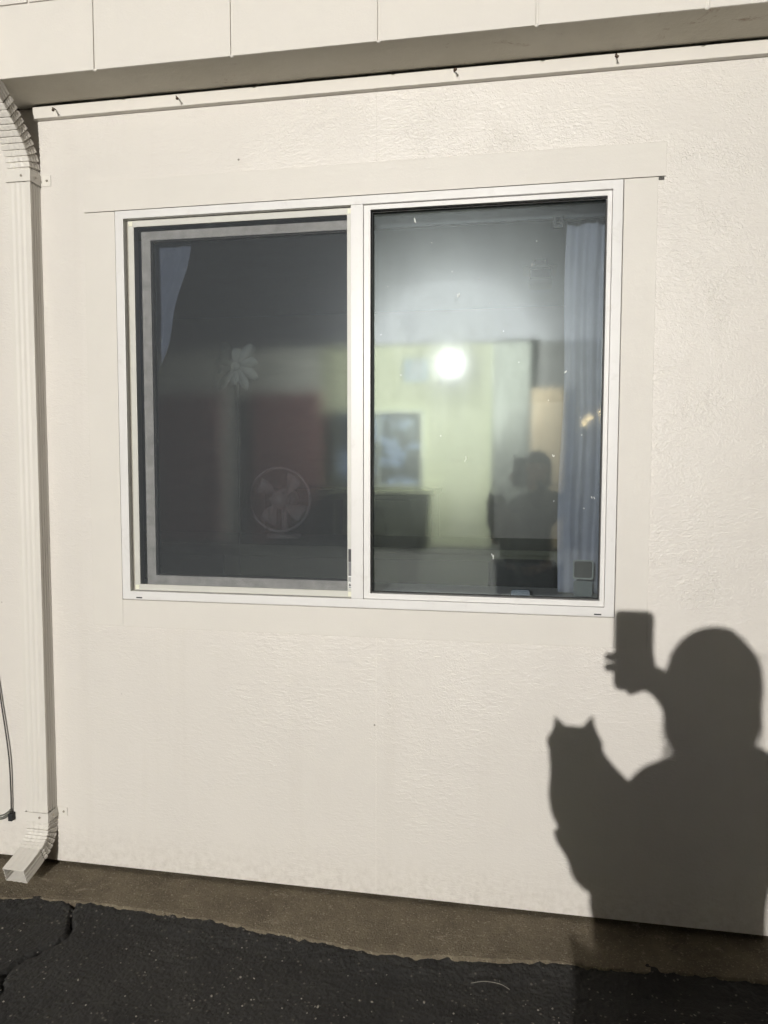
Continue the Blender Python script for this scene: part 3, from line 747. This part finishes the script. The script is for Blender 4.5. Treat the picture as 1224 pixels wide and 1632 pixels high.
gb = empty('storage_bin', (-2.4, OY + .35, GZ)); tag(gb, 'long green storage bin below the facing window, mirrored in the glass', 'bin')
boxo('body', (-3.25, -1.46, OY + .08, OY + .60, GZ, .82), M_BIN, gb, bevel=.01); boxo('lid', (-3.28, -1.43, OY + .07, OY + .63, .8205, .90), M_BIN, gb, bevel=.015)
st_ = empty('stool', (.30, OY + .35, GZ)); tag(st_, 'small dark stool by the beige door, mirrored in the glass', 'stool')
boxo('seat', (.10, .46, OY + .2, OY + .5, .36, .40), M_DARKMETAL, st_, bevel=.01)
for x in (.13, .41):
    for y in (.23, .45):
        bm = bmesh.new(); tube(bm, [(x, OY + y, .36), (x * 1.1, OY + y, GZ)], .016, 8); obj('leg', bm, M_DARKMETAL, st_)

# wall lamp: bracket arm, housing, lit lens
wl = empty('wall_lamp', (LAMP.x, OY, 3.0)); tag(wl, 'lit white yard lamp on a bracket, its glare mirrored in the right pane', 'lamp')
M_LH = plain('lamp_housing', (.10, .10, .10), .4, .05, 9, 0)
bm = bmesh.new(); tube(bm, spline([(LAMP.x, OY + .0, 3.02), (LAMP.x, OY + .15, 3.05), (LAMP.x, LAMP.y - .19, LAMP.z + .01)], 6), .014, 10); box(bm, LAMP.x - .07, LAMP.x + .07, OY + .0005, OY + .03, 2.92, 3.12); obj('arm', bm, M_LH, wl)
bm = bmesh.new(); disc(bm, (LAMP.x, LAMP.y - .20, LAMP.z), (0, 1, 0), .045, .10, 24); obj('housing', bm, M_LH, wl)
bm = bmesh.new(); disc(bm, (LAMP.x, LAMP.y - .0995, LAMP.z), (0, 1, 0), .043, .045, 24); obj('lens', bm, emis('lamp_lens', (1.0, .97, .88), 60.0), wl)
ld = bpy.data.lights.new('lamp_light', 'POINT'); ld.energy = LAMP_POWER; ld.color = (1.0, .970, .925); ld.shadow_soft_size = .030
lo = bpy.data.objects.new('lamp_light', ld); link(lo); lo.parent = wl; lo.matrix_parent_inverse = parent_world(wl).inverted(); lo.location = LAMP

# warm string lights further along
sl = empty('string_lights', (1.1, OY + .2, 2.0)); tag(sl, 'warm string lights hung across the yard, mirrored at the right pane edge', 'string lights')
M_BULB = emis('warm_bulb', (1.0, .72, .36), 26.0)
BU = [(.931, 1.96), (1.194, 2.124), (1.254, 1.957), (1.006, 2.038), (1.224, 2.055)]
bm = bmesh.new(); tube(bm, spline([(.40, OY + .15, 2.60), (.931, OY + .15, 2.01), (1.006, OY + .15, 2.085), (1.194, OY + .15, 2.17), (1.254, OY + .15, 2.005), (1.60, OY + .15, 2.5)], 8), .004, 6); obj('wire', bm, M_DARKMETAL, sl)
for x, z in BU:
    bm = bmesh.new(); bmesh.ops.create_uvsphere(bm, u_segments=12, v_segments=8, radius=.022, matrix=Matrix.Translation((x, OY + .15, z))); obj('bulb', bm, M_BULB, sl, True)



# ------------------------------------------------------------------ the person taking the picture, the cat and the phone
LIFT = .010
def skin(name, nodes, edges, mat, parent=None, sub=2, extra=None):
    """nodes: (x, y, z, r) joints; one continuous skinned surface"""
    me = bpy.data.meshes.new(name + '_cage'); me.from_pydata([(n[0], n[1], n[2] + LIFT * min(1, max(0, n[2] / .5))) for n in nodes], edges, [])
    t = bpy.data.objects.new(name + '_cage', me); COL.objects.link(t)
    md = t.modifiers.new('skin', 'SKIN'); md.use_smooth_shade = True; md.branch_smoothing = .6
    for k, n in enumerate(nodes):
        sv = me.skin_vertices[0].data[k]; r = n[3]; sv.radius = r if isinstance(r, tuple) else (r, r)
        sv.use_root = (k == 0)
    sd = t.modifiers.new('sub', 'SUBSURF'); sd.levels = sub; sd.render_levels = sub
    bpy.context.view_layer.update()
    out = bpy.data.meshes.new_from_object(t.evaluated_get(bpy.context.evaluated_depsgraph_get()))
    bpy.data.objects.remove(t)
    bm = bmesh.new(); bm.from_mesh(out)
    if extra: extra(bm)
    return obj(name, bm, mat, parent, smooth=True)
def ell(bm, c, r, seg=20, rot=None):
    m = Matrix.Translation(c) @ (rot or Matrix.Identity(4)) @ Matrix.Diagonal((*r, 1))
    return bmesh.ops.create_uvsphere(bm, u_segments=seg, v_segments=max(8, seg * 2 // 3), radius=1, matrix=m)['verts']
M_SKIN = plain('skin', (.52, .33, .24), .5, .06, 20, .0003); M_SHIRT = plain('dark_jacket', (.035, .036, .042), .85, .1, 30, .0012)
M_TROU = plain('dark_trousers', (.020, .021, .026), .9, .1, 30, .0012); M_HAIR = plain('brown_hair', (.060, .035, .022), .5, .25, 60, .0015)
M_SHOE = plain('shoe', (.10, .10, .10), .6, .1, 20, .0004); M_EYE = plain('eye', (.7, .7, .7), .2, .02, 9, 0)
per = empty('person', (.07, -2.58, GZ)); tag(per, 'person in dark clothes holding a cat and a phone, shadow thrown on the wall', 'person')
HX, HY, HZ = .088, -2.55, 1.296      # head centre
B = [ # body joints
 (.045, -2.60, .760, (.135, .105)),  #0 pelvis
 (.050, -2.60, .880, (.125, .095)),  #1 waist
 (.065, -2.60, 1.000, (.145, .105)), #2 chest
 (.080, -2.60, 1.080, (.100, .080)), #3 upper chest
 (.088, -2.585, 1.150, .062),        #4 neck
 (.082, -2.565, 1.205, .066),        #5 skull base
 (.084, -2.55, 1.290, .098),         #6 head
 (.084, -2.555, 1.340, .080),        #7 crown
 (-.030, -2.60, 1.050, .062),        #8 left shoulder
 (-.120, -2.585, .870, .048),        #9 left elbow
 (-.150, -2.430, .855, .033),        #10 left wrist
 (.215, -2.60, 1.105, .062),         #11 right shoulder
 (.135, -2.48, 1.075, .046),         #12 right elbow
 (.034, -2.312, 1.224, .034),        #13 right wrist
 (-.020, -2.60, .700, .105),         #14 left hip
 (-.035, -2.585, .400, .070),        #15 left knee
 (-.040, -2.60, .065, .046),         #16 left ankle
 (.120, -2.60, .700, .105),          #17
 (.140, -2.585, .400, .070),         #18
 (.150, -2.60, .065, .046),          #19
 (-.042, -2.50, .005, .040),         #20 left toes
 (.155, -2.50, .005, .040),          #21 right toes
]
BE = [(0, 1), (1, 2), (2, 3), (3, 4), (4, 5), (5, 6), (6, 7), (3, 8), (8, 9), (9, 10), (3, 11), (11, 12), (12, 13), (0, 14), (14, 15), (15, 16), (0, 17), (17, 18), (18, 19), (16, 20), (19, 21)]
def hand(palm, wrist, fingers):
    base = len(B); B.append(palm); BE.append((wrist, base))
    for chain in fingers:
        p = base
        for q in chain:
            B.append(q); BE.append((p, len(B) - 1)); p = len(B) - 1
# right hand: palm behind the phone's right edge, fingers curl round its left edge, thumb on the screen side
hand((.012, -2.258, 1.232, (.034, .022)), 13, [
  [(-.010, -2.236, 1.263, 0.0122), (-.045, -2.226, 1.264, 0.0112), (-.070, -2.214, 1.262, 0.0102), (-.072, -2.200, 1.259, 0.0094)],
  [(-.012, -2.236, 1.244, 0.0122), (-.046, -2.226, 1.241, 0.0116), (-.071, -2.214, 1.239, 0.0106), (-.072, -2.200, 1.237, 0.0094)],
  [(-.010, -2.238, 1.224, 0.0116), (-.040, -2.228, 1.219, 0.0110), (-.058, -2.216, 1.218, 0.0100)],
  [(-.002, -2.240, 1.206, 0.0106), (-.022, -2.228, 1.192, 0.0096), (-.026, -2.208, 1.187, 0.0090)],
  [(.014, -2.240, 1.252, 0.0146), (.012, -2.228, 1.272, 0.0128), (.004, -2.227, 1.288, 0.0140)]])
# left hand: spread under the cat
hand((-0.164, -2.375, .862, (.020, .014)), 10, [
  [(-0.184, -2.345, .880, 0.0097), (-0.188, -2.318, .884, 0.0090), (-0.176, -2.296, .884, 0.0079)],
  [(-0.180, -2.340, .866, 0.0100), (-0.182, -2.308, .868, 0.0092), (-0.166, -2.286, .868, 0.0082)],
  [(-0.172, -2.338, .853, 0.0095), (-0.170, -2.308, .853, 0.0087), (-0.154, -2.288, .853, 0.0077)],
  [(-0.160, -2.342, .842, 0.0084), (-0.154, -2.318, .841, 0.0077), (-0.142, -2.300, .842, 0.0069)],
  [(-0.154, -2.365, .890, 0.0110), (-0.150, -2.340, .906, 0.0095), (-0.142, -2.322, .914, 0.0082)]])
def face(bm):
    ell(bm, (HX, HY + .085, HZ - .002), (.011, .018, .017), 12)                 # nose
    ell(bm, (HX, HY + .070, HZ - .047), (.026, .012, .009), 12)                 # lips
    for s_ in (-1, 1):
        ell(bm, (HX + s_ * .079, HY - .005, HZ + .005), (.010, .018, .028), 12)  # ears
    ell(bm, (HX, HY + .012, HZ - .030), (.056, .062, .072), 20)                 # jaw
body = skin('body', B, BE, M_SKIN, per, 2, face)
for s_ in (-1, 1):
    bm = bmesh.new(); ell(bm, (HX + s_ * .030, HY + .068, HZ + .018), (.012, .008, .008), 12); e_ = obj('eye', bm, M_EYE, per, True)
    bm = bmesh.new(); ell(bm, (HX + s_ * .030, HY + .0745, HZ + .018), (.005, .003, .005), 10); obj('iris', bm, M_GASKET, e_, True)
def fat(i, k, a=0): 
    r = B[i][3]; r = tuple(x * k + a for x in r) if isinstance(r, tuple) else r * k + a
    return (*B[i][:3], r)
jk = [(.018, -2.60, .680, (.445, .190)), (.014, -2.60, .82, (.425, .180)), (.040, -2.60, .96, (.345, .165)), (.070, -2.60, 1.065, (.225, .120)), (.088, -2.59, 1.150, .085),
      (-.030, -2.60, 1.050, .092), (-.122, -2.575, .865, .082), (-.146, -2.450, .858, .052), (.225, -2.60, 1.085, .100), (.140, -2.48, 1.080, .080), (.056, -2.350, 1.196, .066)]
skin('jacket', jk, [(0, 1), (1, 2), (2, 3), (3, 4), (3, 5), (5, 6), (6, 7), (3, 8), (8, 9), (9, 10)], M_SHIRT, per, 2)
tr_ = [(.040, -2.60, .765, (.190, .140)), (-.030, -2.60, .66, .150), (-.050, -2.585, .36, .118), (-.052, -2.60, .030, .098), (.128, -2.60, .66, .150), (.150, -2.585, .36, .118), (.160, -2.60, .030, .098)]
skin('trousers', tr_, [(0, 1), (1, 2), (2, 3), (0, 4), (4, 5), (5, 6)], M_TROU, per, 2)
for x in (-.045, .155):
    bm = bmesh.new(); ell(bm, (x, -2.545, GZ + .034), (.042, .105, .036), 18); ell(bm, (x, -2.60, GZ + .055), (.038, .045, .050), 14); box(bm, x - .040, x + .040, -2.645, -2.45, GZ + .001, GZ + .016); obj('shoe', bm, M_SHOE, per, True)
# hair: a full bob round the skull, open over the face
bm = bmesh.new()
vs = ell(bm, (HX, HY - .012, HZ + .010), (.093, .106, .112), 40)
dele = []
for v in bm.verts:
    p = v.co - Vector((HX, HY, HZ))
    if p.z < -.02:                     # lengthen into a bob falling straight to the shoulders
        k = min(1, (-.02 - p.z) / .08); a = math.atan2(p.y + .012, p.x)
        v.co.z = HZ - .02 - k * .085
        rx, ry = .090 + .004 * k, .100
        v.co.x = HX + math.cos(a) * rx * (1 - .08 * k); v.co.y = HY - .012 + math.sin(a) * ry * (1 - .05 * k)
    q = v.co - Vector((HX, HY, HZ))
    if q.y > .045 and q.z < .055 and abs(q.x) < .074: dele.append(v)
    v.co += Vector((noise.noise(v.co * 25), noise.noise(v.co * 25 + Vector((5, 0, 0))), noise.noise(v.co * 25 + Vector((0, 5, 0))))) * .004
bmesh.ops.delete(bm, geom=dele, context='VERTS')
hair = obj('hair', bm, M_HAIR, per, True); hair.modifiers.new('t', 'SOLIDIFY').thickness = .006
bm = bmesh.new()
for k in range(26):
    a = random.uniform(0, 6.283)
    if 1.0 < a < 2.1: a += 1.6
    p0 = Vector((HX + .090 * math.cos(a), HY - .012 + .10 * math.sin(a), HZ + random.uniform(-.05, .06)))
    p1 = p0 + Vector((.004 * math.cos(a), .004 * math.sin(a), -.06)); p2 = p1 + Vector((random.uniform(-.006, .010) * math.cos(a), .004, -random.uniform(.03, .07)))
    tube(bm, spline([p0, p1, p2], 4), [.0015] * 8 + [.0006], 5)
for dx in (0, .006, .013):           # loose strands by the jaw
    tube(bm, spline([(.030 + dx, -2.53, 1.19), (.012 + dx, -2.52, 1.165), (-.006 + dx * 1.5, -2.53, 1.13), (-.018 + dx, -2.55, 1.10)], 5), .0012, 5)
for k in range(14):                  # flyaway hairs at the crown
    a = random.uniform(.2, 2.9); p0 = Vector((HX + .088 * math.cos(a), HY - .01, HZ + .01 + .108 * math.sin(a)))
    tube(bm, spline([p0, p0 + Vector((.006 * math.cos(a) + .004, 0, .006)), p0 + Vector((.014 * math.cos(a) + .010, 0, .002))], 3), .0005, 4)
tag(obj('hair_strands', bm, M_HAIR, per), kind='stuff')

# phone: the camera looks out of the lens in its upper corner
ph = empty('phone', (-.018, -2.213, 1.282)); tag(ph, 'dark cased phone held up in front of the face by one hand', 'phone')
M_PH = plain('phone_case', (.025, .025, .028), .5, .05, 30, .0002)
def rbox(x0, x1, y0, y1, z0, z1, r):
    bm = bmesh.new(); vs = []
    for cx_, cz_, a0 in ((x1 - r, z1 - r, 0), (x0 + r, z1 - r, 90), (x0 + r, z0 + r, 180), (x1 - r, z0 + r, 270)):
        for k in range(7): a = math.radians(a0 + 15 * k); vs.append((cx_ + r * math.cos(a), cz_ + r * math.sin(a)))
    f = [bm.verts.new((x, y0, z)) for x, z in vs]; b = [bm.verts.new((x, y1, z)) for x, z in vs]
    bm.faces.new(f); bm.faces.new(b[::-1])
    for k in range(len(vs)): bm.faces.new((f[k], b[k], b[(k + 1) % len(vs)], f[(k + 1) % len(vs)]))
    return bm
obj('body', rbox(-.0585, .0225, -2.2185, -2.2070, 1.200, 1.3745, .013), M_PH, ph)
obj('screen', rbox(-.0555, .0195, -2.2196, -2.2186, 1.203, 1.3715, .011), plain('phone_screen', (.02, .02, .022), .1, .02, 9, 0), ph)
bm = bmesh.new(); disc(bm, (0, -2.2069, 1.34), (0, 1, 0), .0075, .002, 20); obj('lens', bm, M_GASKET, ph, True)
bm = bmesh.new(); disc(bm, (0, -2.2069, 1.318), (0, 1, 0), .0075, .002, 20); obj('lens', bm, M_GASKET, ph, True)

# cat held upright against the left arm
CT = [(-.085, -2.40, .880, (.108, .095)), (-.098, -2.385, .950, (.134, .100)), (-.112, -2.37, 1.005, (.136, .090)), (-.152, -2.355, 1.052, (.100, .072)), (-.156, -2.345, 1.085, (.072, .062)), (-.156, -2.330, 1.095, (.060, .050)),
      (-.172, -2.325, .990, .030), (-.178, -2.300, .945, .022), (-.168, -2.292, .925, .022),
      (-.120, -2.320, .985, .030), (-.118, -2.296, .935, .022), (-.120, -2.290, .915, .022),
      (-.150, -2.345, .860, .042), (-.158, -2.310, .900, .024), (-.160, -2.292, .880, .021),
      (-.080, -2.350, .855, .044), (-.085, -2.312, .890, .024), (-.088, -2.296, .868, .021),
      (-.060, -2.43, .825, .030), (-.030, -2.45, .74, .022), (-.010, -2.44, .65, .019), (-.020, -2.42, .59, .013)]
CTE = [(0, 1), (1, 2), (2, 3), (3, 4), (4, 5), (2, 6), (6, 7), (7, 8), (2, 9), (9, 10), (10, 11), (0, 12), (12, 13), (13, 14), (0, 15), (15, 16), (16, 17), (0, 18), (18, 19), (19, 20), (20, 21)]
def cat_head(bm):
    ell(bm, (-.156, -2.340, 1.104), (.060, .047, .038), 24)
    ell(bm, (-.156, -2.300, 1.096), (.022, .020, .016), 14)                      # muzzle
    for s_, tip in ((-1, Vector((-.201, -2.352, 1.166))), (1, Vector((-.1195, -2.350, 1.173)))):
        c = Vector((-.156 + s_ * .033, -2.345, 1.121))
        base = [c + Vector((s_ * .024, 0, -.012)), c + Vector((0, .013, 0)), c + Vector((-s_ * .026, 0, .012)), c + Vector((0, -.013, 0))]
        tp = tip - Vector((s_ * .004, 0, .004))
        bv = [bm.verts.new(p) for p in base]; mv = [bm.verts.new(p.lerp(tp, .62 if s_ < 0 else .72)) for p in base]; t = bm.verts.new(tip)
        for k in range(4):
            bm.faces.new((bv[k], bv[(k + 1) % 4], mv[(k + 1) % 4], mv[k])); bm.faces.new((mv[k], mv[(k + 1) % 4], t))
ct = empty('cat', (-.12, -2.38, .82)); tag(ct, 'tabby cat with upright ears held in the arm, shadow beside the person', 'cat')
n_ = NT('tabby_fur'); wv = n_.n('ShaderNodeTexWave'); wv.inputs['Scale'].default_value = 14; wv.inputs['Distortion'].default_value = 6; n_.l(n_.co, wv.inputs[0])
M_FUR = n_.fin(n_.mixc(wv.outputs['Fac'], (.05, .045, .04), (.16, .13, .10)), .9, n_.bump(n_.noise(240, 3), .002), .2)
skin('body', CT, CTE, M_FUR, ct, 2, cat_head)
for s_ in (-1, 1):
    bm = bmesh.new(); ell(bm, (-.156 + s_ * .020, -2.298, 1.116), (.008, .006, .007), 12); obj('eye', bm, plain('cat_eye', (.35, .40, .10), .1, .02, 9, 0) if 'cat_eye' not in bpy.data.materials else bpy.data.materials['cat_eye'], ct, True)
bm = bmesh.new()
for k in range(300):                 # fur breaking the outline
    a = random.uniform(0, 6.283); i = random.choice((0, 1, 2)); c = Vector(CT[i][:3]); r = CT[i][3]
    d = Vector((math.cos(a), math.sin(a) * .8, random.uniform(-.3, .3))); p = c + Vector((d.x * r[0] * .55, d.y * r[1] * .55, random.uniform(-.012, .012)))
    tube(bm, [p - d * .006, p + d * .004 + Vector((0, 0, -.003)), p + d * .007 + Vector((0, 0, -.008))], [.0012, .0009, .0003], 3, cap=False)
tag(obj('fur_tufts', bm, M_FUR, ct), kind='stuff')
